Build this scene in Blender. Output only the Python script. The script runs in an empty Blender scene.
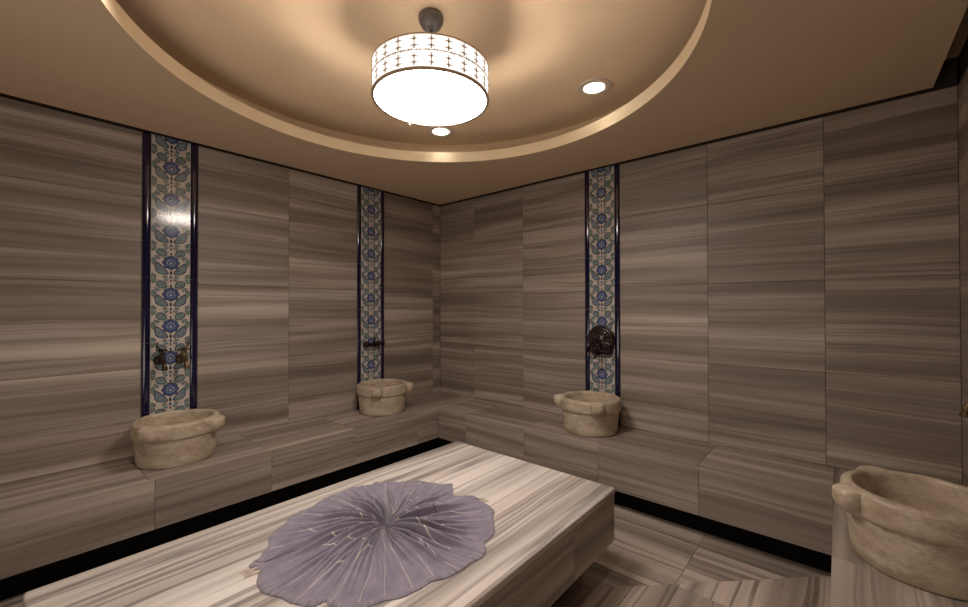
import bpy, bmesh, math, random
from mathutils import Vector, Matrix, noise as mn
PI = math.pi
C = bpy.context.scene.collection
sc = bpy.context.scene
random.seed(7)

# ---------------------------------------------------------------- materials
def new_mat(name):
    m = bpy.data.materials.new(name); m.use_nodes = True
    nt = m.node_tree; nt.nodes.clear()
    out = nt.nodes.new('ShaderNodeOutputMaterial')
    b = nt.nodes.new('ShaderNodeBsdfPrincipled')
    nt.links.new(b.outputs[0], out.inputs[0])
    return m, nt, b
def N(nt, t, **kw):
    n = nt.nodes.new(t)
    for k, v in kw.items():
        if k.startswith('i_'):
            n.inputs[int(k[2:])].default_value = v
        else: setattr(n, k, v)
    return n
def L(nt, a, b): nt.links.new(a, b)
def math_n(nt, op, a, b=None):
    n = nt.nodes.new('ShaderNodeMath'); n.operation = op
    for i, v in enumerate((a, b)):
        if v is None: continue
        if isinstance(v, (int, float)): n.inputs[i].default_value = v
        else: L(nt, v, n.inputs[i])
    return n.outputs[0]
def ramp(nt, fac, stops, interp='LINEAR'):
    n = nt.nodes.new('ShaderNodeValToRGB'); n.color_ramp.interpolation = interp
    el = n.color_ramp.elements
    while len(el) < len(stops): el.new(0.5)
    for e, (p, c) in zip(el, stops):
        e.position = p; e.color = (*c, 1) if len(c) == 3 else c
    L(nt, fac, n.inputs[0]); return n.outputs[0]
def mixc(nt, fac, a, b, mode='MIX'):
    n = nt.nodes.new('ShaderNodeMix'); n.data_type = 'RGBA'; n.blend_type = mode
    if isinstance(fac, (int, float)): n.inputs[0].default_value = fac
    else: L(nt, fac, n.inputs[0])
    for i, v in ((6, a), (7, b)):
        if isinstance(v, tuple): n.inputs[i].default_value = (*v, 1)
        else: L(nt, v, n.inputs[i])
    return n.outputs[2]
def comb(nt, x, y, z=0.0):
    n = nt.nodes.new('ShaderNodeCombineXYZ')
    for i, v in enumerate((x, y, z)):
        if isinstance(v, (int, float)): n.inputs[i].default_value = v
        else: L(nt, v, n.inputs[i])
    return n.outputs[0]
def noise_n(nt, vec, scale, detail=4, rough=.55):
    n = nt.nodes.new('ShaderNodeTexNoise'); n.inputs['Scale'].default_value = scale
    n.inputs['Detail'].default_value = detail; n.inputs['Roughness'].default_value = rough
    L(nt, vec, n.inputs['Vector']); return n.outputs[0]

def stripe_marble(name, dark, mid, light, warm, rough=.3, line=.55, fine=1.0, bias=0.0, band=1.0):
    """Banded grey-brown marble; uv map is metres along (u) and across (v) the bands."""
    m, nt, b = new_mat(name)
    uv = nt.nodes.new('ShaderNodeUVMap'); uv.uv_map = 'uv'
    s = nt.nodes.new('ShaderNodeSeparateXYZ'); L(nt, uv.outputs[0], s.inputs[0])
    u, v = s.outputs[0], s.outputs[1]
    w = noise_n(nt, comb(nt, math_n(nt, 'MULTIPLY', u, .9), math_n(nt, 'MULTIPLY', v, 3.0), 1.7), 1.0, 2)
    w2 = noise_n(nt, comb(nt, math_n(nt, 'MULTIPLY', u, 5.0), math_n(nt, 'MULTIPLY', v, 14.0), 4.1), 1.0, 2)
    vv = math_n(nt, 'ADD', v, math_n(nt, 'MULTIPLY', math_n(nt, 'SUBTRACT', w, .5), .07))
    vv = math_n(nt, 'ADD', vv, math_n(nt, 'MULTIPLY', math_n(nt, 'SUBTRACT', w2, .5), .008))
    n1 = noise_n(nt, comb(nt, math_n(nt, 'MULTIPLY', u, .22), math_n(nt, 'MULTIPLY', vv, 5.5 * band), 0), 1.0, 2, .6)
    n2 = noise_n(nt, comb(nt, math_n(nt, 'MULTIPLY', u, .35), math_n(nt, 'MULTIPLY', vv, 16.0 * fine), 3.3), 1.0, 3, .65)
    n3 = noise_n(nt, comb(nt, math_n(nt, 'MULTIPLY', u, .8), math_n(nt, 'MULTIPLY', vv, 60.0 * fine), 7.3), 1.0, 2, .6)
    t = math_n(nt, 'ADD', math_n(nt, 'MULTIPLY', n1, .58), math_n(nt, 'MULTIPLY', n2, .32))
    t = math_n(nt, 'ADD', t, math_n(nt, 'MULTIPLY', n3, .10))
    t = math_n(nt, 'ADD', t, bias)
    col = ramp(nt, t, [(.30, dark), (.42, tuple(.5*(a+c) for a, c in zip(dark, mid))), (.50, mid), (.60, light), (.70, warm)])
    # thin dark veins
    n4 = noise_n(nt, comb(nt, math_n(nt, 'MULTIPLY', u, .12), math_n(nt, 'MULTIPLY', vv, 11.0 * fine), 9.9), 1.0, 3, .7)
    d = math_n(nt, 'ABSOLUTE', math_n(nt, 'SUBTRACT', n4, .52))
    ln = ramp(nt, d, [(0.0, (1, 1, 1)), (.010, (.7, .7, .7)), (.035, (0, 0, 0))])
    ln = math_n(nt, 'MULTIPLY', ln, line)
    col = mixc(nt, ln, col, dark)
    # brown-pink clouding
    n5 = noise_n(nt, comb(nt, math_n(nt, 'MULTIPLY', u, 1.1), math_n(nt, 'MULTIPLY', v, 4.0), 12.0), 1.0, 3)
    cl = ramp(nt, n5, [(.45, (0, 0, 0)), (.75, (1, 1, 1))])
    col = mixc(nt, math_n(nt, 'MULTIPLY', cl, .5), col, (1.08, .95, .88), 'MULTIPLY')
    at = nt.nodes.new('ShaderNodeAttribute'); at.attribute_name = 'tint'
    col = mixc(nt, 1.0, col, at.outputs[0], 'MULTIPLY')
    L(nt, col, b.inputs['Base Color'])
    rr = math_n(nt, 'ADD', math_n(nt, 'MULTIPLY', n2, .12), rough - .06)
    L(nt, rr, b.inputs['Roughness'])
    b.inputs['Specular IOR Level'].default_value = .4
    return m

def plain(name, col, rough=.5, metal=0.0, var=.0, vscale=6, bump=0.0, spec=.5):
    m, nt, b = new_mat(name)
    tc = nt.nodes.new('ShaderNodeTexCoord')
    n = noise_n(nt, tc.outputs['Object'], vscale, 4)
    f = ramp(nt, n, [(.3, tuple(c*(1-var) for c in col)), (.7, tuple(min(1, c*(1+var)) for c in col))])
    L(nt, f, b.inputs['Base Color'])
    b.inputs['Roughness'].default_value = rough; b.inputs['Metallic'].default_value = metal
    b.inputs['Specular IOR Level'].default_value = spec
    if bump:
        bp = nt.nodes.new('ShaderNodeBump'); bp.inputs['Strength'].default_value = bump; bp.inputs['Distance'].default_value = .004
        n2 = noise_n(nt, tc.outputs['Object'], vscale*12, 3); L(nt, n2, bp.inputs['Height']); L(nt, bp.outputs[0], b.inputs['Normal'])
    return m
def emis(name, col, strength, base=(.9, .9, .9)):
    m, nt, b = new_mat(name)
    tc = nt.nodes.new('ShaderNodeTexCoord'); n = noise_n(nt, tc.outputs['Object'], 3, 2)
    f = ramp(nt, n, [(.3, col), (.7, tuple(c*.94 for c in col))])
    L(nt, f, b.inputs['Emission Color']); b.inputs['Base Color'].default_value = (*base, 1)
    b.inputs['Emission Strength'].default_value = strength; b.inputs['Roughness'].default_value = .4
    return m

M = {}
M['wall'] = stripe_marble('wall_marble', (.078, .060, .049), (.235, .188, .158), (.41, .338, .285), (.60, .50, .41), .46, band=.9, fine=.85)
M['bench'] = stripe_marble('bench_marble', (.078, .060, .050), (.25, .202, .172), (.42, .348, .298), (.60, .505, .425), .38, fine=.85)
M['slab'] = stripe_marble('platform_marble', (.11, .09, .08), (.47, .42, .385), (.74, .68, .64), (.82, .765, .715), .30, line=.8, bias=.06, fine=.48, band=.8)
M['floor'] = stripe_marble('floor_marble', (.09, .07, .058), (.30, .245, .21), (.50, .415, .355), (.62, .50, .415), .32, line=.85, fine=.6, band=.8)
M['grout'] = plain('dark_grout', (.17, .15, .13), .8, var=.1)
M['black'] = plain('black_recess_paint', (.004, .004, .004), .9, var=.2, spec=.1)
M['gap'] = plain('painted_gap_shade', (.035, .025, .018), .9, var=.2, spec=.1)  # dark colour paints in the shade of the gap around the ceiling
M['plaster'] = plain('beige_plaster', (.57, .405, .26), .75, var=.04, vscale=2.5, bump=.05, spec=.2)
M['recess'] = plain('lightened_recess_plaster', (.82, .585, .365), .75, var=.05, vscale=2.5, bump=.05, spec=.2)  # ceiling plaster lightened: the lamp's wash is put into the colour
M['lip'] = plain('lightened_cream_lip', (.95, .75, .49), .6, var=.03, vscale=3, spec=.3)  # cream raised so the colour itself carries lamp light on the lip
M['slot'] = plain('old_slot_plaster', (.30, .22, .15), .85, var=.3, vscale=9, bump=.2)
M['navy'] = plain('cobalt_glazed_tile', (.0012, .0018, .022), .08, var=.25, vscale=4, spec=.6)
M['cream'] = plain('cream_tile_glaze', (.50, .45, .395), .10, var=.08, vscale=30, spec=.6)
M['teal'] = plain('sage_leaf_glaze', (.12, .18, .17), .10, var=.35, vscale=60, spec=.6)
M['slate'] = plain('grey_blue_leaf_glaze', (.13, .17, .22), .10, var=.35, vscale=60, spec=.6)
M['blue'] = plain('blue_flower_glaze', (.04, .06, .17), .10, var=.3, vscale=60, spec=.6)
M['skyb'] = plain('pale_blue_glaze', (.15, .19, .28), .10, var=.2, vscale=60, spec=.6)
M['ink'] = plain('ink_outline_glaze', (.012, .012, .03), .12, var=.1, spec=.6)
M['rust'] = plain('rust_dot_glaze', (.20, .05, .03), .12, var=.1, spec=.6)
M['tgrout'] = plain('pale_tile_grout', (.42, .37, .32), .8, var=.1)
M['bronze'] = plain('aged_bronze', (.03, .018, .012), .32, metal=.8, var=.5, vscale=40, spec=.6)
M['brass'] = plain('aged_brass', (.10, .062, .026), .35, metal=.8, var=.5, vscale=40, spec=.6)
M['dbronze'] = plain('dark_brown_bronze', (.012, .006, .006), .32, metal=.6, var=.5, vscale=40, spec=.6)
M['lampmetal'] = plain('brushed_lamp_metal', (.42, .31, .21), .45, metal=.3, var=.15, vscale=20)
M['canopy'] = plain('grey_canopy_metal', (.10, .09, .085), .45, metal=.4, var=.15, vscale=20)
M['side'] = emis('lit_drum_shade', (1, .92, .84), 1.7, (.12, .11, .10))
M['disc'] = emis('lit_opal_glass', (1, .86, .745), 38.0)
M['led'] = emis('downlight_lens', (1, .88, .70), 14.0)
M['trimring'] = plain('cream_downlight_ring', (.62, .50, .38), .45, var=.03)

nt_ = M['side'].node_tree
tr_ = nt_.nodes.new('ShaderNodeBsdfTransparent'); mx_ = nt_.nodes.new('ShaderNodeMixShader'); mx_.inputs[0].default_value = .4
nt_.links.new([n for n in nt_.nodes if n.type == 'BSDF_PRINCIPLED'][0].outputs[0], mx_.inputs[1]); nt_.links.new(tr_.outputs[0], mx_.inputs[2])
nt_.links.new(mx_.outputs[0], [n for n in nt_.nodes if n.type == 'OUTPUT_MATERIAL'][0].inputs[0])
def basin_mat():
    m, nt, b = new_mat('honed_beige_marble')
    tc = nt.nodes.new('ShaderNodeTexCoord'); o = tc.outputs['Object']
    mp = nt.nodes.new('ShaderNodeMapping'); mp.inputs['Scale'].default_value = (1, 1, 2.2); L(nt, o, mp.inputs[0])
    a = noise_n(nt, mp.outputs[0], 7, 7, .68)
    c = ramp(nt, a, [(.28, (.23, .16, .10)), (.45, (.42, .325, .225)), (.6, (.55, .445, .325)), (.78, (.62, .53, .42))])
    v = noise_n(nt, mp.outputs[0], 3.1, 8, .75)
    d = math_n(nt, 'ABSOLUTE', math_n(nt, 'SUBTRACT', v, .5))
    ln = ramp(nt, d, [(0, (.5, .5, .5)), (.03, (0, 0, 0))])
    c = mixc(nt, ln, c, (.20, .15, .10))
    L(nt, c, b.inputs['Base Color']); b.inputs['Roughness'].default_value = .42
    bp = nt.nodes.new('ShaderNodeBump'); bp.inputs['Strength'].default_value = .25; bp.inputs['Distance'].default_value = .004
    L(nt, noise_n(nt, o, 60, 4), bp.inputs['Height']); L(nt, bp.outputs[0], b.inputs['Normal'])
    return m
M['basin'] = basin_mat()

def towel_mat():
    m, nt, b = new_mat('lavender_striped_cotton')
    uv = nt.nodes.new('ShaderNodeUVMap'); uv.uv_map = 'uv'
    s = nt.nodes.new('ShaderNodeSeparateXYZ'); L(nt, uv.outputs[0], s.inputs[0])
    u, v = s.outputs[0], s.outputs[1]
    jit = noise_n(nt, comb(nt, math_n(nt, 'MULTIPLY', u, 9), math_n(nt, 'MULTIPLY', v, 1.2)), 1, 1)
    uu = math_n(nt, 'ADD', math_n(nt, 'MULTIPLY', u, 30), math_n(nt, 'MULTIPLY', jit, .9))
    fr = math_n(nt, 'ABSOLUTE', math_n(nt, 'SUBTRACT', math_n(nt, 'FRACT', uu), .5))
    # constant thread width: narrower angle further out
    wd = math_n(nt, 'DIVIDE', .009, math_n(nt, 'ADD', v, .12))
    line = math_n(nt, 'LESS_THAN', fr, wd)
    gap = ramp(nt, noise_n(nt, comb(nt, math_n(nt, 'MULTIPLY', u, 34), math_n(nt, 'MULTIPLY', v, 2.0), 5), 1, 1), [(.38, (0, 0, 0)), (.46, (1, 1, 1))])
    line = math_n(nt, 'MULTIPLY', math_n(nt, 'MULTIPLY', line, gap), .8)
    tc = nt.nodes.new('ShaderNodeTexCoord')
    n = noise_n(nt, tc.outputs['Object'], 14, 5)
    c = ramp(nt, n, [(.3, (.155, .14, .20)), (.7, (.24, .215, .285))])
    c = mixc(nt, line, c, (.75, .68, .58))
    hem = math_n(nt, 'GREATER_THAN', v, .955)
    hn = ramp(nt, noise_n(nt, comb(nt, math_n(nt, 'MULTIPLY', u, 260), v), 1, 1), [(.40, (.15, .13, .17)), (.6, (.27, .24, .29))])
    c = mixc(nt, math_n(nt, 'MULTIPLY', hem, .7), c, hn)
    L(nt, c, b.inputs['Base Color']); b.inputs['Roughness'].default_value = .9
    b.inputs['Specular IOR Level'].default_value = .15
    b.inputs['Sheen Weight'].default_value = .15
    bp = nt.nodes.new('ShaderNodeBump'); bp.inputs['Strength'].default_value = .35; bp.inputs['Distance'].default_value = .003
    L(nt, noise_n(nt, tc.outputs['Object'], 220, 2), bp.inputs['Height']); L(nt, bp.outputs[0], b.inputs['Normal'])
    return m
M['towel'] = towel_mat()
M['fringe'] = plain('cream_cotton_fringe', (.55, .46, .36), .9, var=.3, vscale=50)
M['fringed'] = plain('dark_cotton_cord', (.07, .06, .07), .9, var=.3, vscale=50)

# ---------------------------------------------------------------- mesh helpers
def link(name, bm, mats, parent=None, smooth=False, angle=None):
    me = bpy.data.meshes.new(name); bm.normal_update(); bm.to_mesh(me); bm.free()
    for m in (mats if isinstance(mats, (list, tuple)) else [mats]): me.materials.append(m)
    if smooth:
        for p in me.polygons: p.use_smooth = True
        if angle: me.set_sharp_from_angle(angle=math.radians(angle))
    o = bpy.data.objects.new(name, me); C.objects.link(o)
    if parent: o.parent = parent
    return o
def tag(o, label=None, cat=None, group=None, kind=None):
    for k, v in (('label', label), ('category', cat), ('group', group), ('kind', kind)):
        if v: o[k] = v
    return o
def thing(name, loc, rz, label, cat, group=None):
    o = bpy.data.objects.new(name, None); C.objects.link(o); o.location = loc; o.rotation_euler = (0, 0, rz)
    o.empty_display_size = .1
    return tag(o, label, cat, group)
def box(bm, x0, x1, y0, y1, z0, z1, mi=0, bev=0.0):
    t = bmesh.new(); bmesh.ops.create_cube(t, size=1)
    for v in t.verts:
        v.co = Vector(((x0+x1)/2 + v.co.x*(x1-x0), (y0+y1)/2 + v.co.y*(y1-y0), (z0+z1)/2 + v.co.z*(z1-z0)))
    if bev: bmesh.ops.bevel(t, geom=t.edges[:], offset=bev, segments=2, profile=.5, affect='EDGES')
    for f in t.faces: f.material_index = mi
    merge(bm, t)
def merge(bm, t, mat=None):
    if mat is not None: bmesh.ops.transform(t, matrix=mat, verts=t.verts)
    me = bpy.data.meshes.new('tmp'); t.to_mesh(me); t.free()
    bm.from_mesh(me); bpy.data.meshes.remove(me)
def lathe(bm, prof, seg=48, mat=None, mi=0, cap=True):
    t = bmesh.new(); rings = []
    for r, z in prof:
        if r < 1e-6: rings.append([t.verts.new((0, 0, z))])
        else: rings.append([t.verts.new((r*math.cos(2*PI*i/seg), r*math.sin(2*PI*i/seg), z)) for i in range(seg)])
    for a, b in zip(rings, rings[1:]):
        for i in range(seg):
            j = (i+1) % seg
            if len(a) == 1 and len(b) == 1: continue
            if len(a) == 1: f = t.faces.new((a[0], b[i], b[j]))
            elif len(b) == 1: f = t.faces.new((a[i], a[j], b[0]))
            else: f = t.faces.new((a[i], a[j], b[j], b[i]))
            f.material_index = mi
    bmesh.ops.recalc_face_normals(t, faces=t.faces)
    merge(bm, t, mat)
def tube(bm, pts, rads, seg=12, mi=0, mat=None, cap=True):
    t = bmesh.new(); rings = []
    pts = [Vector(p) for p in pts]
    if not isinstance(rads, (list, tuple)): rads = [rads]*len(pts)
    up = Vector((0, 0, 1)); prev = None
    for i, p in enumerate(pts):
        d = (pts[min(i+1, len(pts)-1)] - pts[max(i-1, 0)]).normalized()
        if prev is None:
            a = d.cross(up if abs(d.z) < .9 else Vector((1, 0, 0))).normalized()
        else:
            a = (prev - d*prev.dot(d)).normalized()
        prev = a; b = d.cross(a)
        rings.append([t.verts.new(p + (a*math.cos(2*PI*k/seg) + b*math.sin(2*PI*k/seg))*rads[i]) for k in range(seg)])
    for a, b in zip(rings, rings[1:]):
        for i in range(seg):
            j = (i+1) % seg; t.faces.new((a[i], a[j], b[j], b[i]))
    if cap: t.faces.new(rings[0][::-1]); t.faces.new(rings[-1])
    for f in t.faces: f.material_index = mi
    bmesh.ops.recalc_face_normals(t, faces=t.faces)
    merge(bm, t, mat)

class Slabs:
    """Marble slabs with 1.5 mm joints over a grout bed, one mesh; carries the uv and tint layers."""
    def __init__(s):
        s.bm = bmesh.new(); s.uv = s.bm.loops.layers.uv.new('uv'); s.tint = s.bm.loops.layers.float_color.new('tint')
    def add(s, org, U, V, w, h, n, ou=0, ov=0, tint=1.0, th=.012, g=.0010, swap=False, clip=None, bev=.0015):
        """slab spanning org..org+U*w+V*h, face normal n, thickness th inward; bands run along U (V if swap)"""
        org, U, V, n = map(Vector, (org, U, V, n))
        t = bmesh.new(); uv = t.loops.layers.uv.new('uv'); tl = t.loops.layers.float_color.new('tint')
        a = org + U*g + V*g
        c = [a, a+U*(w-2*g), a+U*(w-2*g)+V*(h-2*g), a+V*(h-2*g)]
        e = bev
        ci = [c[0]+U*e+V*e, c[1]-U*e+V*e, c[2]-U*e-V*e, c[3]+U*e-V*e]
        vb = [t.verts.new(p - n*th) for p in c]; vm = [t.verts.new(p - n*e) for p in c]; vt = [t.verts.new(p) for p in ci]
        t.faces.new(vt)
        for i in range(4):
            j = (i+1) % 4
            t.faces.new((vm[i], vm[j], vt[j], vt[i])); t.faces.new((vb[i], vb[j], vm[j], vm[i]))
        t.faces.new(vb[::-1])
        if clip:
            for co, no in clip:
                r = bmesh.ops.bisect_plane(t, geom=t.verts[:]+t.edges[:]+t.faces[:], plane_co=co, plane_no=no, clear_outer=True)
                bmesh.ops.holes_fill(t, edges=t.edges[:])
        if not t.faces: t.free(); return
        bmesh.ops.recalc_face_normals(t, faces=t.faces)
        tc = tint if isinstance(tint, tuple) else (tint, tint, tint)
        for f in t.faces:
            for l in f.loops:
                q = l.vert.co
                du, dv = q.dot(U), q.dot(V)
                dn = q.dot(n)
                if swap: du, dv = dv, du
                l[uv].uv = (du + ou, dv + ov - dn)
                l[tl] = (*tc, 1)
        merge(s.bm, t)
    def plain_box(s, *a, mi=1):
        box(s.bm, *a, mi=mi)
    def done(s, name, mats, parent=None): return link(name, s.bm, mats, parent)

R = random.Random(11)
def rt(a=.06): return 1 + R.uniform(-a, a)

W, D = 3.99, 4.10            # room: x 0..W, y -D..0
BT, BB = .45, .161           # bench top, underside of the bench face
BA, BBk, PX = .55, .545, 3.477  # bench depths and edge of right-hand bench
CZ = 2.60                    # face of the dropped ceiling
ROWS = [0, .45, 1.02, 1.59, 2.16, 2.75]

# ---------------------------------------------------------------- room shell
def wall(name, length, cols, U, org, n, strips=(), base=1, ovs=(0,)):
    s = Slabs()
    U = Vector(U); V = Vector((0, 0, 1)); n = Vector(n); org = Vector(org)
    # structural core behind the slabs
    def core(a, b, z0, z1):
        p = [org + U*a - n*.0115, org + U*b - n*.12]
        xs = sorted((p[0].x, p[1].x)); ys = sorted((p[0].y, p[1].y))
        box(s.bm, xs[0], xs[1], ys[0], ys[1], z0, z1, mi=1)
    core(-.0, length, 0, CZ-.002)
    p = [org - n*.0105, org + U*length - n*.12]; xs = sorted((p[0].x, p[1].x)); ys = sorted((p[0].y, p[1].y))
    box(s.bm, xs[0], xs[1], ys[0], ys[1], CZ-.0015, 2.9, mi=2)
    for ci, (a, b) in enumerate(zip(cols, cols[1:])):
        if any(abs(a-x0) < .01 for x0, _ in strips): continue
        for ri in range(base, 5):
            z0, z1 = ROWS[ri], ROWS[ri+1]
            if ri == 4: z1 = CZ-.004
            off = ovs[ri % len(ovs)]
            s.add(org + U*a + V*z0, U, V, b-a, z1-z0, n, ou=R.uniform(0, 9), ov=off + R.uniform(-.035, .035), tint=rt(.05))
    o = s.done(name, [M['wall'], M['grout'], M['gap']]); tag(o, kind='structure'); return o
# left wall (x = 0); U runs towards the corner (+y)
colsL = [0, D-3.35, D-2.703, D-2.385, D-1.735, D-1.088, D-.779, D-.112, D]
wall('wall_left', D, colsL, (0, 1, 0), (0, -D, 0), (1, 0, 0), strips=((D-2.703, 0), (D-1.088, 0)), ovs=(.0, .31, .17, .4, .23))
colsB = [0, .529, 1.173, 1.832, 2.145, 2.793, 3.44, W]
wall('wall_back', W, colsB, (1, 0, 0), (0, 0, 0), (0, -1, 0), strips=((1.832, 0),), ovs=(.9, 1.2, 1.05, 1.37, 1.15))
SR = -1.03   # centre of the strip on the right wall
colsR = [0, .2, -(SR+.156), -(SR-.157), 1.8, 2.45, 3.1, 3.75, D]
wall('wall_right', D, colsR, (0, -1, 0), (W, 0, 0), (-1, 0, 0), strips=((-(SR+.156), 0),), ovs=(2.2,))
wall('wall_front', W, [0, .65, 1.3, 1.95, 2.6, 3.25, W], (-1, 0, 0), (W, -D, 0), (0, 1, 0), base=0, ovs=(3.3,))

# floor: bands follow the walls and are mitred at the corner
s = Slabs()
box(s.bm, -.12, W+.12, -D-.12, .12, -.12, -.011, mi=1)
dN = (3.87, 0, 0)  # mitre plane point : y = x - 3.885
def fl(x0, x1, y0, y1, swap, clip=None):
    s.add((x0, y0, 0), (1, 0, 0), (0, 1, 0), x1-x0, y1-y0, (0, 0, 1), ou=R.uniform(0, 9), ov=R.uniform(0, 9), tint=rt(.07), swap=swap, clip=clip, th=.0105, bev=.001)
mit = ((3.89, 0, 0), (1, -1, 0))      # keep y > x-3.89
mit2 = ((3.89, 0, 0), (-1, 1, 0))
mil = ((.03, 0, 0), (-1, -1, 0))      # keep x+y > .03
mil2 = ((.03, 0, 0), (1, 1, 0))
for x0, x1 in ((.0, .93), (.93, 1.575), (1.575, 2.215), (2.215, 2.86), (2.86, 3.9)):
    for y0, y1 in ((-.60, -.0), (-1.13, -.60), (-1.75, -1.13)):
        fl(x0, x1, y0, y1, False, (mit, mil))
ys = [-.0, -1.04, -1.68, -2.32, -2.96, -3.6, -D]
for b, a in zip(ys, ys[1:]):
    for x0, x1 in ((2.0, 2.70), (2.70, 2.875), (2.875, 3.47), (3.47, 3.99)): fl(x0, x1, a, b, True, (mit2,))
    for x0, x1 in ((0, .45), (.45, 1.05), (1.05, 2.0)): fl(x0, x1, a, b, True, (mil2, ) if b > -2 else None)
o = s.done('floor', [M['floor'], M['grout']]); tag(o, kind='structure')

# dropped ceiling with round opening
RC = Vector((1.94, -1.92)); RR = 1.268; LIP = .078; UZ = 2.83
X0, X1, Y0, Y1 = .045, 3.896, -D+.06, -.045
bm = bmesh.new()
angs = sorted([2*PI*i/180 for i in range(180)] + [math.atan2(y-RC.y, x-RC.x) % (2*PI) for x in (X0, X1) for y in (Y0, Y1)])
def ray_rect(a):
    d = Vector((math.cos(a), math.sin(a))); ts = []
    if abs(d.x) > 1e-9: ts.append(((X1 if d.x > 0 else X0)-RC.x)/d.x)
    if abs(d.y) > 1e-9: ts.append(((Y1 if d.y > 0 else Y0)-RC.y)/d.y)
    return RC + d*min(ts)
ci, co_, cit, cot, cav, cavt = [], [], [], [], [], []
for a in angs:
    q = ray_rect(a); c, s_ = math.cos(a), math.sin(a)
    ci.append(bm.verts.new((RC.x+RR*c, RC.y+RR*s_, CZ))); co_.append(bm.verts.new((q.x, q.y, CZ)))
    cit.append(bm.verts.new((RC.x+RR*c, RC.y+RR*s_, CZ+LIP))); cot.append(bm.verts.new((q.x, q.y, CZ+LIP)))
n = len(angs)
for i in range(n):
    j = (i+1) % n
    f = bm.faces.new((ci[i], ci[j], co_[j], co_[i])); f.material_index = 0
    f = bm.faces.new((co_[i], co_[j], cot[j], cot[i])); f.material_index = 0
    f = bm.faces.new((cit[i], cit[j], ci[j], ci[i])); f.material_index = 1
    f = bm.faces.new((cit[i], cot[i], cot[j], cit[j])); f.material_index = 2
bmesh.ops.recalc_face_normals(bm, faces=bm.faces)
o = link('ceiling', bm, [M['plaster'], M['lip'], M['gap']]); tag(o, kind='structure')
bm = bmesh.new()   # upper recess: flat disc and side wall set back behind the lip
CR = 1.50; top = []; low = []
for i in range(128):
    a = 2*PI*i/128; c, s_ = math.cos(a), math.sin(a)
    top.append(bm.verts.new((RC.x+CR*c, RC.y+CR*s_, UZ))); low.append(bm.verts.new((RC.x+CR*c, RC.y+CR*s_, CZ+LIP+.001)))
bm.faces.new(top)
for i in range(128): bm.faces.new((top[i], top[(i+1) % 128], low[(i+1) % 128], low[i]))
bmesh.ops.recalc_face_normals(bm, faces=bm.faces)
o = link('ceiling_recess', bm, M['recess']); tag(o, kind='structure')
bm = bmesh.new(); box(bm, -.12, W+.12, -D-.12, .12, 2.9, 3.0); box(bm, 3.90, W, -D, -.02, 2.74, 2.76, mi=1)
o = link('ceiling_void', bm, [M['gap'], M['slot']]); tag(o, kind='structure')

# ---------------------------------------------------------------- benches
b1 = thing('marble_bench', (0, 0, 0), 0, 'long striped marble bench along the left wall, carrying two basins', 'bench')
s = Slabs(); box(s.bm, .002, BA-.012, -D+.002, -.002, BB+.004, BT-.0125, mi=1)
js = [-D+.002, -3.37, -2.728, -2.09, -1.44, -.797, -BBk]
jt = [-D+.002, -3.40, -2.755, -2.11, -1.46, -.82, -.002]
for a, b in zip(jt, jt[1:]):
    s.add((.002, b, BT), (0, -1, 0), (1, 0, 0), b-a, BA-.002, (0, 0, 1), ou=R.uniform(0, 9), ov=R.uniform(0, .12)+.4, tint=rt(.05))
s.done('seat', [M['bench'], M['grout']], b1)
s = Slabs()
for a, b in zip(js, js[1:]):
    s.add((BA, a, BB), (0, 1, 0), (0, 0, 1), b-a, BT-BB-.002, (1, 0, 0), ou=R.uniform(0, 9), ov=R.uniform(0, .3)+2, tint=rt(.05), th=.011)
s.done('front_panel', [M['bench'], M['grout']], b1)
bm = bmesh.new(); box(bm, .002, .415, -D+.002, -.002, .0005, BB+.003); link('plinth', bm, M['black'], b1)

b2 = thing('marble_bench', (0, 0, 0), 0, 'striped marble bench along the back wall under the bronze disc tap', 'bench')
s = Slabs(); box(s.bm, BA+.002, PX-.001, -BBk+.012, -.002, BB+.004, BT-.0125, mi=1)
jt = [BA+.001, .925, 1.567, 2.205, 2.84, PX]
for a, b in zip(jt, jt[1:]):
    s.add((a, -BBk, BT), (1, 0, 0), (0, 1, 0), b-a, BBk-.002, (0, 0, 1), ou=R.uniform(0, 9), ov=R.uniform(0, .12)+1.3, tint=rt(.05))
s.done('seat', [M['bench'], M['grout']], b2)
s = Slabs(); js = [BA+.001, .923, 1.567, 2.205, 2.855, PX]
for a, b in zip(js, js[1:]):
    s.add((a, -BBk, BB), (1, 0, 0), (0, 0, 1), b-a, BT-BB-.002, (0, -1, 0), ou=R.uniform(0, 9), ov=R.uniform(0, .3)+5, tint=rt(.05), th=.011)
s.done('front_panel', [M['bench'], M['grout']], b2)
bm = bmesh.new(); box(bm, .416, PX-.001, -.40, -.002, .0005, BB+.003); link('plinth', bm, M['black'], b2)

b3 = thing('marble_bench', (0, 0, 0), 0, 'striped marble bench along the right wall under the nearest large basin', 'bench')
s = Slabs(); box(s.bm, PX+.012, W-.002, -D+.002, -.002, .0005, BT-.0125, mi=1)
jt = [-D+.002, -3.74, -3.1, -2.45, -1.81, -1.175, -.002]
for k, (a, b) in enumerate(zip(jt, jt[1:])):
    s.add((PX+.0008, a, BT), (1, 0, 0), (0, 1, 0), W-.003-PX, b-a, (0, 0, 1), ou=R.uniform(0, 9), ov=R.uniform(0, 5), tint=rt(.04)*(.95), swap=True)
s.done('seat', [M['bench'], M['grout']], b3)
s = Slabs()
for a, b in zip(jt, jt[1:]):
    s.add((PX+.0008, a, .001), (0, 1, 0), (0, 0, 1), b-a, BT-.003, (-1, 0, 0), ou=R.uniform(0, 9), ov=R.uniform(0, 5), tint=rt(.05), th=.011)
s.done('front_panel', [M['bench'], M['grout']], b3)

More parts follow.
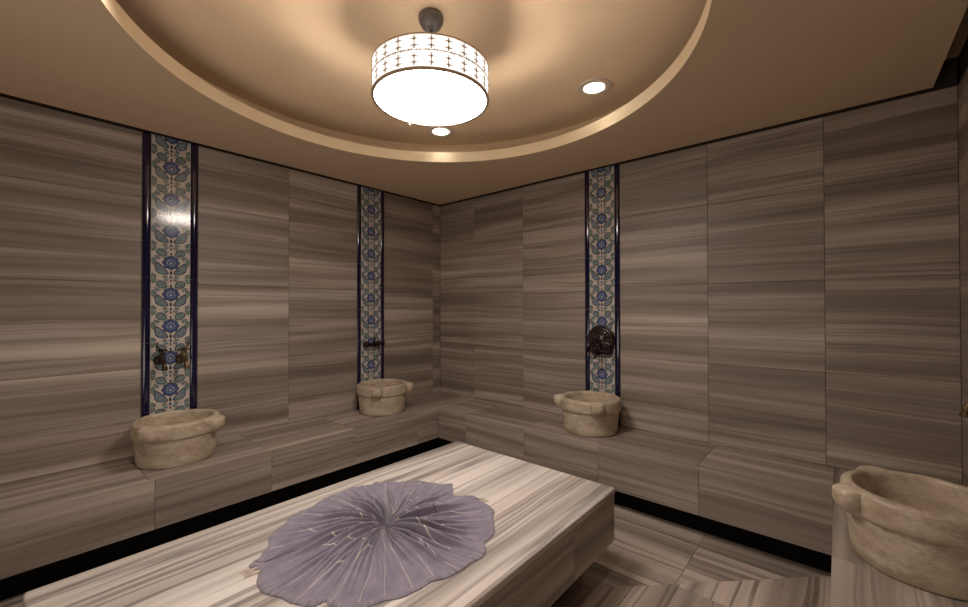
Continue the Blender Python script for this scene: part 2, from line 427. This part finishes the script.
# ---------------------------------------------------------------- central heated platform
SX0, SX1, SY0, SY1 = 1.385, 2.585, -3.244, -1.13
pf = thing('marble_platform', (1.985, -2.187, 0), 0, 'low rectangular white and grey striped marble platform in the middle of the floor', 'platform')
def rounded_slab(x0, x1, y0, y1, z0, z1, r):
    t = bmesh.new(); uv = t.loops.layers.uv.new('uv'); tl = t.loops.layers.float_color.new('tint')
    bmesh.ops.create_cube(t, size=1)
    for v in t.verts: v.co = Vector(((x0+x1)/2+v.co.x*(x1-x0), (y0+y1)/2+v.co.y*(y1-y0), (z0+z1)/2+v.co.z*(z1-z0)))
    es = [e for e in t.edges if abs(e.verts[0].co.z-e.verts[1].co.z) > .01 or e.verts[0].co.z > z1-.001 and e.verts[1].co.z > z1-.001]
    bmesh.ops.bevel(t, geom=es, offset=r, segments=5, profile=.5, affect='EDGES')
    for f in t.faces:
        for l in f.loops:
            q = l.vert.co; l[uv].uv = (q.y, q.x + (z1-q.z)); l[tl] = (1, 1, 1, 1)
    return t
t = rounded_slab(-.6, .6, -1.057, 1.057, BT-.03, BT, .012)
o = link('top_slab', t, M['slab'], pf, smooth=True, angle=35)
s = Slabs(); lx, ly = .595, 1.052
box(s.bm, -lx+.010, lx-.010, -ly+.010, ly-.010, .166, BT-.031, mi=1)
jy = [-ly, -.68, -.055, .625, ly]
jy = [-ly, -.69, -.04, .61, ly]
for a, b in zip(jy, jy[1:]):
    s.add((lx, a, .165), (0, 1, 0), (0, 0, 1), b-a, BT-.031-.165, (1, 0, 0), ou=R.uniform(0, 9), ov=R.uniform(0, 9), tint=rt(.06)*.95, th=.009)
    s.add((-lx, b, .165), (0, -1, 0), (0, 0, 1), b-a, BT-.031-.165, (-1, 0, 0), ou=R.uniform(0, 9), ov=R.uniform(0, 9), tint=rt(.06)*.95, th=.009)
for a, b in ((-lx, 0), (0, lx)):
    s.add((a, -ly, .165), (1, 0, 0), (0, 0, 1), b-a, BT-.031-.165, (0, -1, 0), ou=R.uniform(0, 9), ov=R.uniform(0, 9), tint=.95, th=.009)
    s.add((b, ly, .165), (-1, 0, 0), (0, 0, 1), b-a, BT-.031-.165, (0, 1, 0), ou=R.uniform(0, 9), ov=R.uniform(0, 9), tint=.95, th=.009)
s.done('side_panel', [M['bench'], M['grout']], pf)
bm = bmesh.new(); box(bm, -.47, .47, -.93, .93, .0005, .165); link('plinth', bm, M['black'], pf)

# ---------------------------------------------------------------- patterned tile strips
TH_, TW_ = .2185, .222
def poly(bm, pts, y, mi, tf):
    vs = [bm.verts.new(tf(px, pz, y)) for px, pz in pts]
    f = bm.faces.new(vs); f.material_index = mi
def blob(cx, cy, a, b, rot, n=14, pinch=0.0, bend=0.0, k=1.0):
    out = []
    for i in range(n):
        t = 2*PI*i/n; x = a*k*math.cos(t); y = b*math.sin(t)*(1 - pinch*abs(math.cos(t))**2)
        y += bend*(x*x)/(a*a)*b
        out.append((cx + x*math.cos(rot) - y*math.sin(rot), cy + x*math.sin(rot) + y*math.cos(rot)))
    return out
def petals(cx, cy, r, n, amp, m=36):
    return [(cx + r*(1+amp*math.cos(n*2*PI*i/m))*math.sin(2*PI*i/m), cy + r*(1+amp*math.cos(n*2*PI*i/m))*math.cos(2*PI*i/m)) for i in range(m)]
def motif(bm, z0, tf, zlo, zhi):
    # material slots: 0 cream 1 teal 2 slate 3 blue 4 sky 5 ink 6 rust
    def sh(pts, lay, mi, mir=True):
        for sgn in ((1, -1) if mir else (1,)):
            q = [(sgn*x*TW_, z0 + y*TH_) for x, y in pts]
            q = [(max(-TW_/2+.002, min(TW_/2-.002, x)), max(zlo, min(zhi, z))) for x, z in q]
            if max(z for _, z in q)-min(z for _, z in q) < .002 or max(x for x, _ in q)-min(x for x, _ in q) < .002: continue
            if sgn < 0: q = q[::-1]
            poly(bm, q, lay, mi, tf)
    def outl(cx, cy, a, b, rot, pinch, bend, col, inner=None):
        sh(blob(cx, cy, a, b, rot, pinch=pinch, bend=bend), .0005, 5)
        sh(blob(cx, cy, a*.86, b*.78, rot, pinch=pinch, bend=bend), .0008, col)
        if inner is not None: sh(blob(cx, cy, a*.5, b*.22, rot, pinch=pinch, bend=bend*1.5), .0011, inner)
    outl(.27, .27, .235, .125, math.radians(50), .3, .6, 2, 1)      # crescent leaves below the flower
    outl(.24, .81, .155, .125, math.radians(35), .2, 0, 1, 2)        # round leaves above
    outl(.45, .02, .14, .085, math.radians(90), .3, 0, 1, None)
    outl(.45, .98, .14, .085, math.radians(90), .3, 0, 1, None)
    outl(.435, .52, .13, .07, math.radians(80), .4, .3, 1, None)
    sh(petals(0, .5, .215, 8, .08), .0005, 5, False); sh(petals(0, .5, .19, 8, .08), .0008, 3, False)
    sh(petals(0, .5, .115, 8, .12), .0011, 4, False); sh(petals(0, .49, .075, 5, .1), .0014, 3, False); sh(petals(0, .48, .03, 5, .1, 12), .0017, 0, False)
    sh(blob(0, .77, .045, .028, PI/2, 8), .0005, 5, False); sh(blob(0, .18, .075, .035, PI/2, 8, .3), .0005, 5, False)
    sh(blob(0, .93, .05, .03, PI/2, 8), .0005, 6, False); sh(blob(0, .04, .05, .04, PI/2, 8), .0005, 3, False)
    for x, y, r in ((.12, .10, .022), (.40, .70, .022), (.33, .57, .018), (.08, .86, .018), (.37, .10, .02), (.12, .93, .02)):
        sh(blob(x, y, r, r, 0, 6), .0005, 6)
    outl(.12, .965, .06, .05, 0, 0, 0, 2, None); outl(.15, .035, .06, .05, 0, 0, 0, 1, None)
    outl(.345, .655, .075, .05, .5, 0, 0, 2, None); outl(.09, .685, .05, .03, 2.2, 0, 0, 1, None)
    # vine: thin ogee line
    pts = [(.02, 0), (.16, .06), (.42, .38), (.40, .60), (.20, .66), (.10, .74), (.16, .96), (.02, 1.0)]
    for (xa, ya), (xb, yb) in zip(pts, pts[1:]):
        dx, dy = xb-xa, yb-ya; l = math.hypot(dx, dy); ox, oy = -dy/l*.009, dx/l*.009
        sh([(xa+ox, ya+oy), (xa-ox, ya-oy), (xb-ox, yb-oy), (xb+ox, yb+oy)][::1], .0004, 1)
def fix_normals(bm):
    bm.normal_update()
def make_strip(label, loc, rz):
    """local frame: x along the wall, -y out of the wall, z up from bench top"""
    t = thing('tile_strip', loc, rz, label, 'tile panel', 'patterned tile strips')
    z0, z1 = .003, CZ-BT-.003
    bm = bmesh.new()
    box(bm, -.154, .154, -.0005, .0095, z0, z1, mi=7)
    phase = .751-.45      # joint height
    k0 = -2
    for k in range(-2, 12):
        a = phase + k*TH_; b = a + TH_
        lo, hi = max(a+.0006, z0), min(b-.0006, z1)
        if hi - lo < .01: continue
        box(bm, -.1105, .1105, -.004, 0, lo, hi, mi=0)
        motif(bm, a, lambda x, z, y: Vector((x, -.004-y, z)), lo+.001, hi-.001)
    bm.normal_update()
    for f in bm.faces:
        if f.material_index in (1, 2, 3, 4, 5, 6) and f.normal.y > 0: f.normal_flip()
    link('patterned_tiles', bm, [M['cream'], M['teal'], M['slate'], M['blue'], M['skyb'], M['ink'], M['rust'], M['tgrout']], t)
    for sx in (-1, 1):
        bm = bmesh.new()
        for k in range(-2, 12):
            a = phase + k*TH_; b = a + TH_
            lo, hi = max(a+.0007, z0), min(b-.0007, z1)
            if hi - lo < .01: continue
            q = bmesh.new(); xa, xb = sorted((sx*.112, sx*.155)); prof = []
            for i in range(9):
                f = i/8; prof.append((xa+(xb-xa)*f, -.003 - .009*math.sin(PI*f)**.6))
            prof = [(xa, -.0006)] + prof + [(xb, -.0006)]
            lo_v = [q.verts.new((x, y, lo)) for x, y in prof]; hi_v = [q.verts.new((x, y, hi)) for x, y in prof]
            for i in range(len(prof)-1): q.faces.new((lo_v[i], lo_v[i+1], hi_v[i+1], hi_v[i]))
            q.faces.new(lo_v[::-1]); q.faces.new(hi_v); q.faces.new((lo_v[0], hi_v[0], hi_v[-1], lo_v[-1]))
            bmesh.ops.recalc_face_normals(q, faces=q.faces); merge(bm, q)
        link('border_tiles', bm, M['navy'], t, smooth=True, angle=50)
    return t
make_strip('tall floral tile strip with cobalt edges behind the left-hand basin, nearest the left edge', (0, -2.544, BT), PI/2)
make_strip('tall floral tile strip with cobalt edges on the left wall near the room corner', (0, -.9335, BT), PI/2)
make_strip('tall floral tile strip with cobalt edges on the back wall behind the round bronze tap', (1.9885, 0, BT), 0)
make_strip('floral tile strip with cobalt edges on the right wall over the nearest basin', (W, SR-.0005, BT), -PI/2)

# ---------------------------------------------------------------- stone basins
def basin_mesh(lug_angles, seed):
    bm = bmesh.new(); seg = 240
    P = [(0, 0, 0), (.195, 0, 0), (.203, .006, 0), (.209, .05, 0), (.214, .11, 0), (.217, .130, .0), (.2175, .145, .05), (.216, .158, .16), (.215, .166, .30),
         (.226, .170, .45), (.231, .176, .58), (.233, .188, .78), (.2335, .200, .92), (.234, .212, 1), (.234, .222, 1), (.234, .234, 1), (.2335, .245, 1), (.2315, .2505, .95), (.228, .2555, .9), (.222, .2595, .7), (.213, .2615, .15), (.203, .262, 0), (.200, .2605, .0),
         (.196, .257, 0), (.193, .250, 0), (.191, .235, 0), (.187, .18, 0), (.178, .12, 0), (.155, .082, 0), (.12, .068, 0), (.06, .063, 0), (0, .062, 0)]
    rings = []
    for r, z, k in P:
        if r == 0: rings.append([bm.verts.new((0, 0, z))]); continue
        ring = []
        for i in range(seg):
            a = 2*PI*i/seg; rr = r
            for la in lug_angles:
                d = (a-la+PI) % (2*PI) - PI; arc = abs(d)*.25
                hw = .022 + .029*k
                if arc < hw and k > 0:
                    f = (1-(arc/hw)**3)**.5
                    rr += .053*k*f
            nz = mn.noise(Vector((math.cos(a)*3+seed, math.sin(a)*3, z*9)))
            rr *= 1 + .010*nz
            ring.append(bm.verts.new((rr*math.cos(a), rr*math.sin(a), z + .002*nz*(z > .1))))
        rings.append(ring)
    for a, b in zip(rings, rings[1:]):
        for i in range(seg):
            j = (i+1) % seg
            if len(a) == 1: bm.faces.new((a[0], b[j], b[i]))
            elif len(b) == 1: bm.faces.new((a[i], a[j], b[0]))
            else: bm.faces.new((a[i], a[j], b[j], b[i]))
    bmesh.ops.recalc_face_normals(bm, faces=bm.faces)
    return bm
LA = [math.radians(x) for x in (-47, 45)]
def basin(loc, rz, seed, label, lugs=LA, scale=(1, 1, 1.02)):
    o = link('stone_basin', basin_mesh(lugs, seed), M['basin'], smooth=True, angle=50)
    o.location = loc; o.rotation_euler = (0, 0, rz); o.scale = scale
    tag(o, label, 'basin', 'round stone basins on the benches')
basin((.255, -2.56, BT+.001), 0, 1.0, 'round beige stone basin with lugs on the left bench, below two separate brass taps')
basin((.25, -.972, BT+.001), 0, 4.0, 'round beige stone basin with lugs on the left bench near the room corner')
basin((2.005, -.258, BT+.001), 0, 7.0, 'round stone basin with lugs on the back bench under the round bronze tap', lugs=[math.radians(x) for x in (-155, -52)])
basin((3.738, -1.03, BT+.001), 0, 9.0, 'large brown-beige stone basin in the right foreground, cut by the photo edge', lugs=[math.radians(x) for x in (122, 210)], scale=(1, 1, 1.06))

# ---------------------------------------------------------------- taps
RX = Matrix.Rotation(PI/2, 4, 'X')     # lathe axis z -> -y (out of the wall)
def pillar_tap(label, loc, rz, mat, mirror=1):
    t = thing('wall_tap', loc, rz, label, 'tap'); t.scale = (1.25, 1.2, 1.25)
    bm = bmesh.new()
    lathe(bm, [(0, .0005), (.026, .0005), (.027, .003), (.022, .006), (.020, .010), (.013, .012), (.011, .02), (0, .02)], 32, RX)
    link('wall_mount', bm, mat, t, True, 40)
    bm = bmesh.new()
    lathe(bm, [(0, .02), (.0115, .02), (.0115, .03), (.017, .034), (.019, .045), (.019, .06), (.016, .07), (.010, .075), (0, .077)], 28, RX)
    lathe(bm, [(0, 0), (.012, 0), (.013, .012), (.009, .018), (.009, .026), (.013, .028), (.013, .034), (0, .036)], 24, Matrix.Translation((0, -.05, .012)))
    link('body', bm, mat, t, True, 40)
    bm = bmesh.new()
    pts = [(0, -.062, 0), (0, -.080, .002), (0, -.097, -.004), (0, -.108, -.018), (0, -.111, -.036)]
    tube(bm, pts, [.012, .011, .010, .010, .012], 16)
    lathe(bm, [(0, 0), (.014, 0), (.015, .005), (.013, .010), (.0, .010)], 20, Matrix.Translation((0, -.111, -.046)))
    link('spout', bm, mat, t, True, 50)
    bm = bmesh.new()
    T = Matrix.Translation((0, -.05, .055))
    lathe(bm, [(0, -.012), (.007, -.012), (.007, 0), (.010, .004), (.0, .012)], 16, T)
    for k in range(4):
        a = PI/4 + k*PI/2
        d = Vector((math.cos(a), math.sin(a), 0))
        tube(bm, [Vector((0, 0, 0))+d*.004, d*.018, d*.026, d*.032], [.0045, .0035, .006, .002], 10, mat=T)
    # ornamental ear behind the handle
    tube(bm, [(mirror*.006, -.05, .058), (mirror*.018, -.05, .074), (mirror*.022, -.05, .088), (mirror*.016, -.05, .098)], [.005, .0045, .004, .006], 10)
    link('handle', bm, mat, t, True, 50)
    return t
pillar_tap('left one of two small bronze wall taps over the left-hand basin', (0+.0065, -2.605, 1.068), PI/2, M['bronze'], -1)
pillar_tap('right one of two small wall taps over the left-hand basin, with brassy shine', (0+.0065, -2.483, 1.068), PI/2, M['brass'], 1)
pillar_tap('brass wall tap at the right photo edge over the nearest basin', (W-.0065, SR, 1.085), -PI/2, M['brass'], 1)

def bridge_tap(label, loc, rz, mat, disc):
    t = thing('bridge_tap', loc, rz, label, 'tap'); t.scale = (1.25, 1.2, 1.25)
    if disc:
        bm = bmesh.new()
        lathe(bm, [(0, .0005), (.094, .0005), (.098, .004), (.097, .010), (.090, .014), (.084, .012), (.078, .016), (.070, .017), (.064, .014), (.056, .018), (.046, .020), (.040, .017), (.030, .023), (.022, .026), (.012, .030), (.009, .036), (0, .038)], 72, Matrix.Translation((0, 0, .075)) @ RX)
        for k in range(16):
            a = 2*PI*k/16
            tube(bm, [(math.cos(a)*.022, -.022, .075+math.sin(a)*.022), (math.cos(a)*.072, -.017, .075+math.sin(a)*.072)], [.003, .006], 8)
        link('disc_plate', bm, mat, t, True, 40)
    for sx in (-1, 1):
        bm = bmesh.new()
        lathe(bm, [(0, .0005), (.022, .0005), (.023, .004), (.016, .009), (.010, .012), (.010, .03), (0, .03)], 28, Matrix.Translation((sx*.048, 0, 0)) @ RX)
        link('wall_mount', bm, mat, t, True, 40)
    bm = bmesh.new()
    tube(bm, [(-.055, -.035, 0), (-.02, -.035, 0), (0, -.035, 0), (.02, -.035, 0), (.055, -.035, 0)], [.012, .010, .015, .010, .012], 18)
    lathe(bm, [(0, -.022), (.012, -.022), (.014, -.012), (.010, .008), (.013, .016), (.009, .024), (.005, .030), (.010, .036), (.011, .042), (.006, .050), (.002, .058), (0, .060)], 24, Matrix.Translation((0, -.036, 0)))
    link('body', bm, mat, t, True, 40)
    bm = bmesh.new()
    tube(bm, [(0, -.040, -.005), (0, -.065, -.003), (0, -.088, -.010), (0, -.10, -.026), (0, -.102, -.045)], [.011, .010, .0095, .0095, .012], 16)
    link('spout', bm, mat, t, True, 50)
    for sx in (-1, 1):
        bm = bmesh.new()
        T = Matrix.Translation((sx*.055, -.035, 0)) @ Matrix.Rotation(sx*PI/2.4, 4, 'Y')
        lathe(bm, [(0, 0), (.010, 0), (.011, .012), (.008, .016), (.020, .020), (.024, .027), (.020, .034), (.008, .038), (.006, .044), (0, .047)], 24, T)
        for k in range(5):
            a = 2*PI*k/5 + .3; d = Vector((math.cos(a), math.sin(a), 0))
            tube(bm, [d*.012+Vector((0, 0, .027)), d*.020+Vector((0, 0, .027)), d*.0235+Vector((0, 0, .027))], [.006, .0065, .003], 8, mat=T)
        link('handle', bm, mat, t, True, 50)
    return t
bridge_tap('small dark two-handled tap on the left wall strip near the room corner', (.0065, -.925, 1.065), PI/2, M['dbronze'], False)
bridge_tap('dark bronze two-handled tap with a large round disc on the back wall strip', (1.986, -.0135, 1.055), 0, M['dbronze'], True)

# ---------------------------------------------------------------- towel gathered into a fan
def towel():
    rnd = random.Random(5)
    t = thing('gathered_towel', (1.985, -2.19, BT+.001), 0, 'lavender striped cotton bath cloth gathered into a pleated fan on the marble platform', 'towel')
    bm = bmesh.new(); uv = bm.loops.layers.uv.new('uv')
    NT, NR = 900, 90
    H = [(rnd.uniform(0, 6.28)) for _ in range(20)]
    def phase(a): return 30*a + 1.6*math.sin(2*a+H[0]) + 1.3*math.sin(3*a+H[1]) + .9*math.sin(5*a+H[2]) + .5*math.sin(9*a+H[3])
    def edge(a):
        r = .48 + .018*math.sin(2*a+H[4]) + .012*math.sin(3*a+H[5]) + .008*math.sin(7*a+H[6]) + .006*math.sin(17*a+H[7]) + .002*math.sin(33*a)
        for a0, w, d in ((math.radians(88), .10, -.055), (math.radians(101), .05, .03), (math.radians(150), .03, .03), (math.radians(252), .05, .025), (math.radians(-60), .03, -.02), (math.radians(25), .06, -.015)):
            q = ((a-a0+PI) % (2*PI)-PI)/w; r += d*math.exp(-q*q)
        return r
    def height(a, r):
        p = phase(a + .28*(1-r)**2)
        big = 1-abs(math.sin(p*.33+.8*math.sin(3*a)))**.8
        mid = 1-abs(math.sin(p*.71+1.0))**.7
        fin = 1-abs(math.sin(p*1.45+2.0*math.sin(4*a)))**.8
        n1 = mn.noise(Vector((math.cos(a)*5, math.sin(a)*5, r*1.2))); n2 = mn.noise(Vector((math.cos(a)*1.6+9, math.sin(a)*1.6, r)))
        k = 1+.6*n1; rise = min(1, r/.10)
        fade = max(0, 1-r)**.55
        h = rise*(.034*big*math.exp(-((r-.25)/.36)**2) + .030*mid*math.exp(-((r-.33)/.40)**2)*k + .014*fin*math.exp(-((r-.45)/.40)**2)*k) + .012*fade*mid + .008*max(0, n2+.3)*fade
        h += .008*(1-r) + .016*math.exp(-(r/.07)**2)
        # loose puffs
        h += .012*max(0, mn.noise(Vector((math.cos(a)*2.2, math.sin(a)*2.2, r*3+5))))*math.sin(PI*min(1, r))**.5
        # rolled hem
        if r > .94: h += .004*math.sin((r-.94)/.06*PI) + .0015*math.sin(31*a+5*math.sin(7*a))*(r-.94)/.06
        return max(.0015, h) + .001
    rings = []
    for i in range(1, NR+1):
        r = (i/NR)
        r = r**1.1
        ring = []
        for k in range(NT):
            a = 2*PI*k/NT
            e = edge(a) if r > .3 else edge(a)
            sw = .10*math.sin(phase(a)*.5)*(1-r)*.25*0
            ring.append(bm.verts.new((e*r*math.cos(a+sw)+.045*(1-r), e*r*math.sin(a+sw)-.03*(1-r), height(a, r))))
        rings.append((r, ring))
    c = bm.verts.new((.045, -.03, height(0, 0)+.002))
    def setuv(f, vals):
        for l, q in zip(f.loops, vals): l[uv].uv = q
    for k in range(NT):
        j = (k+1) % NT
        f = bm.faces.new((c, rings[0][1][k], rings[0][1][j])); setuv(f, ((k/NT, 0), (k/NT, rings[0][0]), ((k+1)/NT, rings[0][0])))
    for (ra, A), (rb, B) in zip(rings, rings[1:]):
        for k in range(NT):
            j = (k+1) % NT
            f = bm.faces.new((A[k], B[k], B[j], A[j])); setuv(f, ((k/NT, ra), (k/NT, rb), ((k+1)/NT, rb), ((k+1)/NT, ra)))
    # edge folds down onto the marble
    last = rings[-1][1]; low = [bm.verts.new((v.co.x, v.co.y, .0)) for v in last]
    for k in range(NT):
        j = (k+1) % NT; f = bm.faces.new((last[k], low[k], low[j], last[j])); setuv(f, ((k/NT, 1), (k/NT, 1), ((k+1)/NT, 1), ((k+1)/NT, 1)))
    link('cloth', bm, M['towel'], t, True)
    # tied tassels
    def fringe(a0, spread, n, ln, seed):
        q = random.Random(seed); b = bmesh.new()
        for i in range(n):
            a = a0 + q.uniform(-spread, spread); d = Vector((math.cos(a), math.sin(a), 0)); s_ = Vector((-d.y, d.x, 0))
            p0 = d*(edge(a)-.006) + Vector((0, 0, .006)); pts = [p0]; w = q.uniform(-.02, .02)
            for m in range(1, 6):
                f = m/5; pts.append(p0 + d*(ln*f*q.uniform(.85, 1.1)) + s_*(w*f+q.uniform(-.003, .003)) + Vector((0, 0, -.0035*min(1, f*2))))
            tube(b, pts, [.0018]*5+[.001], 6)
        return b
    link('fringe', fringe(math.radians(-103), .05, 9, .05, 3), M['fringe'], t, True)
    link('fringe', fringe(math.radians(72), .04, 7, .035, 4), M['fringe'], t, True)
    # dark twisted cords lying along folds
    for a0, r0, r1 in ((math.radians(-110), .62, .985), (math.radians(66), .20, .52), (math.radians(72), .66, .98)):
        pts = []; b = bmesh.new()
        for i in range(46):
            f = i/45; r = r0+(r1-r0)*f; a = a0 + .05*math.sin(f*3)
            tw = .0022*math.sin(f*70); 
            e = edge(a)*r; pts.append((e*math.cos(a)-tw*math.sin(a)+.045*(1-r), e*math.sin(a)+tw*math.cos(a)-.03*(1-r), height(a, r)+.002+.0012*math.cos(f*70)))
        tube(b, pts, .0019, 6); link('twisted_cord', b, M['fringed'], t, True)
    
towel()

# ---------------------------------------------------------------- ceiling lights
LC = (2.03, -1.96); LZ = 2.415; LR = .275; LH = .145
lamp = thing('drum_pendant_lamp', (LC[0], LC[1], LZ), 0, 'lit white drum pendant lamp with beaded bands hanging in the round ceiling recess', 'lamp')
UP = UZ-LZ
bm = bmesh.new(); lathe(bm, [(0, UP-.0005), (.050, UP-.0005), (.058, UP-.006), (.061, UP-.016), (.058, UP-.034), (.046, UP-.056), (.032, UP-.070), (.018, UP-.078), (0, UP-.080)], 40)
link('canopy', bm, M['canopy'], lamp, True, 50)
bm = bmesh.new(); tube(bm, [(0, 0, UP-.075), (0, 0, LH-.01)], .008, 16); link('rod', bm, M['canopy'], lamp, True, 50)
bm = bmesh.new(); lathe(bm, [(LR-.004, .006), (LR, .006), (LR, LH-.004), (LR-.004, LH-.004), (LR-.004, .006)], 96)
link('shade', bm, M['side'], lamp, True, 50)
bm = bmesh.new(); lathe(bm, [(0, -.006), (.10, -.0055), (.2, -.003), (LR-.010, .001), (LR-.008, .006), (0, .006)], 96)
link('diffuser', bm, M['disc'], lamp, True, 50)
bm = bmesh.new(); lathe(bm, [(0, .0075), (LR-.006, .0075), (LR-.006, .0085), (0, .0085)], 96); link('glow_block_plate', bm, M['canopy'], lamp, True, 50)  # added dark plate, blocks the diffuser's glow inside the shade
bm = bmesh.new(); lathe(bm, [(0, LH-.006), (.19, LH-.006), (.19, LH-.003), (0, LH-.003)], 96); link('top_plate', bm, M['canopy'], lamp, True, 50)
for z0, z1, ro in ((-.003, .006, .0045), (LH/2+.002, LH/2+.006, .0035), (LH-.006, LH+.001, .005)):
    bm = bmesh.new(); lathe(bm, [(LR-.010 if z0 < 0 else LR+.0005, z0), (LR+ro-.001, z0), (LR+ro, (z0+z1)/2), (LR+ro-.001, z1), (LR+.0005, z1), (LR-.010 if z0 < 0 else LR+.0005, z0)], 96)
    link('hoop', bm, M['lampmetal'], lamp, True, 50)
bm = bmesh.new()
def cross(a, z, s):
    T = Matrix.Rotation(a, 4, 'Z') @ Matrix.Translation((LR+.002, 0, z))
    for sx, sz in ((s, s*.35), (s*.35, s)):
        t = bmesh.new(); bmesh.ops.create_cube(t, size=1)
        for v in t.verts: v.co = Vector((v.co.x*.002, v.co.y*sx*1.15, v.co.z*sz))
        merge(bm, t, T)
for k in range(24):
    a = 2*PI*k/24 + .06
    for z in (.024, .050, LH/2+.022, LH/2+.050): cross(a, z, .017)
    for z in (.014, .037, .062, LH/2+.012, LH/2+.036, LH/2+.062): cross(a, z, .007)
    for q in (-.05, .05):
        for z in (.024, .050, LH/2+.022, LH/2+.050): cross(a+q, z, .006)
    for q in (-.086, -.043, .043, .086):
        cross(a+q, LH/2+.004, .011)
link('bead_lattice', bm, M['lampmetal'], lamp)
bm = bmesh.new(); lathe(bm, [(0, -.014), (.006, -.012), (.007, -.006), (.004, 0), (0, 0)], 12, Matrix.Translation((-.262, .082, -.001))); link('clip', bm, M['lampmetal'], lamp, True)

def downlight(x, y, label):
    t = thing('recessed_downlight', (x, y, UZ), 0, label, 'downlight', 'round downlights in the ceiling recess')
    bm = bmesh.new(); lathe(bm, [(.064, -.001), (.067, -.007), (.080, -.010), (.098, -.011), (.108, -.008), (.110, -.0005), (.064, -.0005)], 64)
    link('bezel', bm, M['trimring'], t, True, 40)
    bm = bmesh.new(); lathe(bm, [(0, -.004), (.04, -.0045), (.0645, -.003), (.0645, -.001), (0, -.001)], 48)
    link('lens', bm, M['led'], t, True, 40)
downlight(2.33, -.84, 'round lit downlight on its own at the right of the ceiling recess')
downlight(1.11, -1.03, 'round lit downlight showing just below the drum lamp')

# ---------------------------------------------------------------- light
def spot(x, y, power, tx=0, ty=0, size=84):
    l = bpy.data.lights.new('spot_light', 'SPOT'); l.energy = power; l.color = (1, .84, .70); l.spot_size = math.radians(size); l.spot_blend = .8; l.shadow_soft_size = .06
    o = bpy.data.objects.new('spot_light', l); C.objects.link(o); o.location = (x, y, UZ-.03); return o
for k in range(3):
    a = 2*PI*k/3 + .4
    l = bpy.data.lights.new('bulb_light', 'POINT'); l.energy = 13; l.color = (1, .84, .69); l.shadow_soft_size = .03
    o = bpy.data.objects.new('bulb_light', l); C.objects.link(o); o.location = (LC[0]+.09*math.cos(a), LC[1]+.09*math.sin(a), LZ+.035)
spot(2.33, -.84, 3.5); spot(1.11, -1.03, 3.5)
for x, y in ((1.55, -3.02), (2.83, -2.85)): spot(x, y, 26, size=120)  # added unseen spots that brighten the walls and dropped ceiling
# added soft fill behind the camera
l = bpy.data.lights.new('added_fill_light', 'AREA'); l.shape = 'RECTANGLE'; l.size = 2.2; l.size_y = 1.1; l.energy = 16; l.color = (1, .88, .75)
o = bpy.data.objects.new('added_fill_light', l); C.objects.link(o); o.location = (2.3, -D+.12, 1.0)
o.rotation_euler = Vector((-.10, .70, .72)).to_track_quat('-Z', 'Y').to_euler()
w = bpy.data.worlds.new('world'); sc.world = w; w.use_nodes = True
w.node_tree.nodes['Background'].inputs[0].default_value = (1, .85, .7, 1); w.node_tree.nodes['Background'].inputs[1].default_value = .0

# ---------------------------------------------------------------- camera
cam = bpy.data.cameras.new('camera'); co = bpy.data.objects.new('camera', cam); C.objects.link(co)
yaw, pit, rol = .7123, .0094, -.0015
v = Vector((-math.sin(yaw)*math.cos(pit), math.cos(yaw)*math.cos(pit), math.sin(pit)))
r = v.cross(Vector((0, 0, 1))).normalized(); u = r.cross(v)
r2 = r*math.cos(rol) + u*math.sin(rol); u2 = -r*math.sin(rol) + u*math.cos(rol)
m = Matrix((r2, u2, -v)).transposed().to_4x4(); m.translation = Vector((3.5094, -3.2867, 1.4231))
co.matrix_world = m
cam.sensor_fit = 'HORIZONTAL'; cam.sensor_width = 36; cam.lens = 412.24/968*36; cam.clip_start = .01
sc.camera = co
sc.view_settings.view_transform = 'Standard'
sc.view_settings.look = 'None'
sc.view_settings.exposure = 0
sc.view_settings.gamma = 1.22
try:
    sc.cycles.use_denoising = True
    sc.cycles.max_bounces = 8; sc.cycles.diffuse_bounces = 5
except Exception: pass
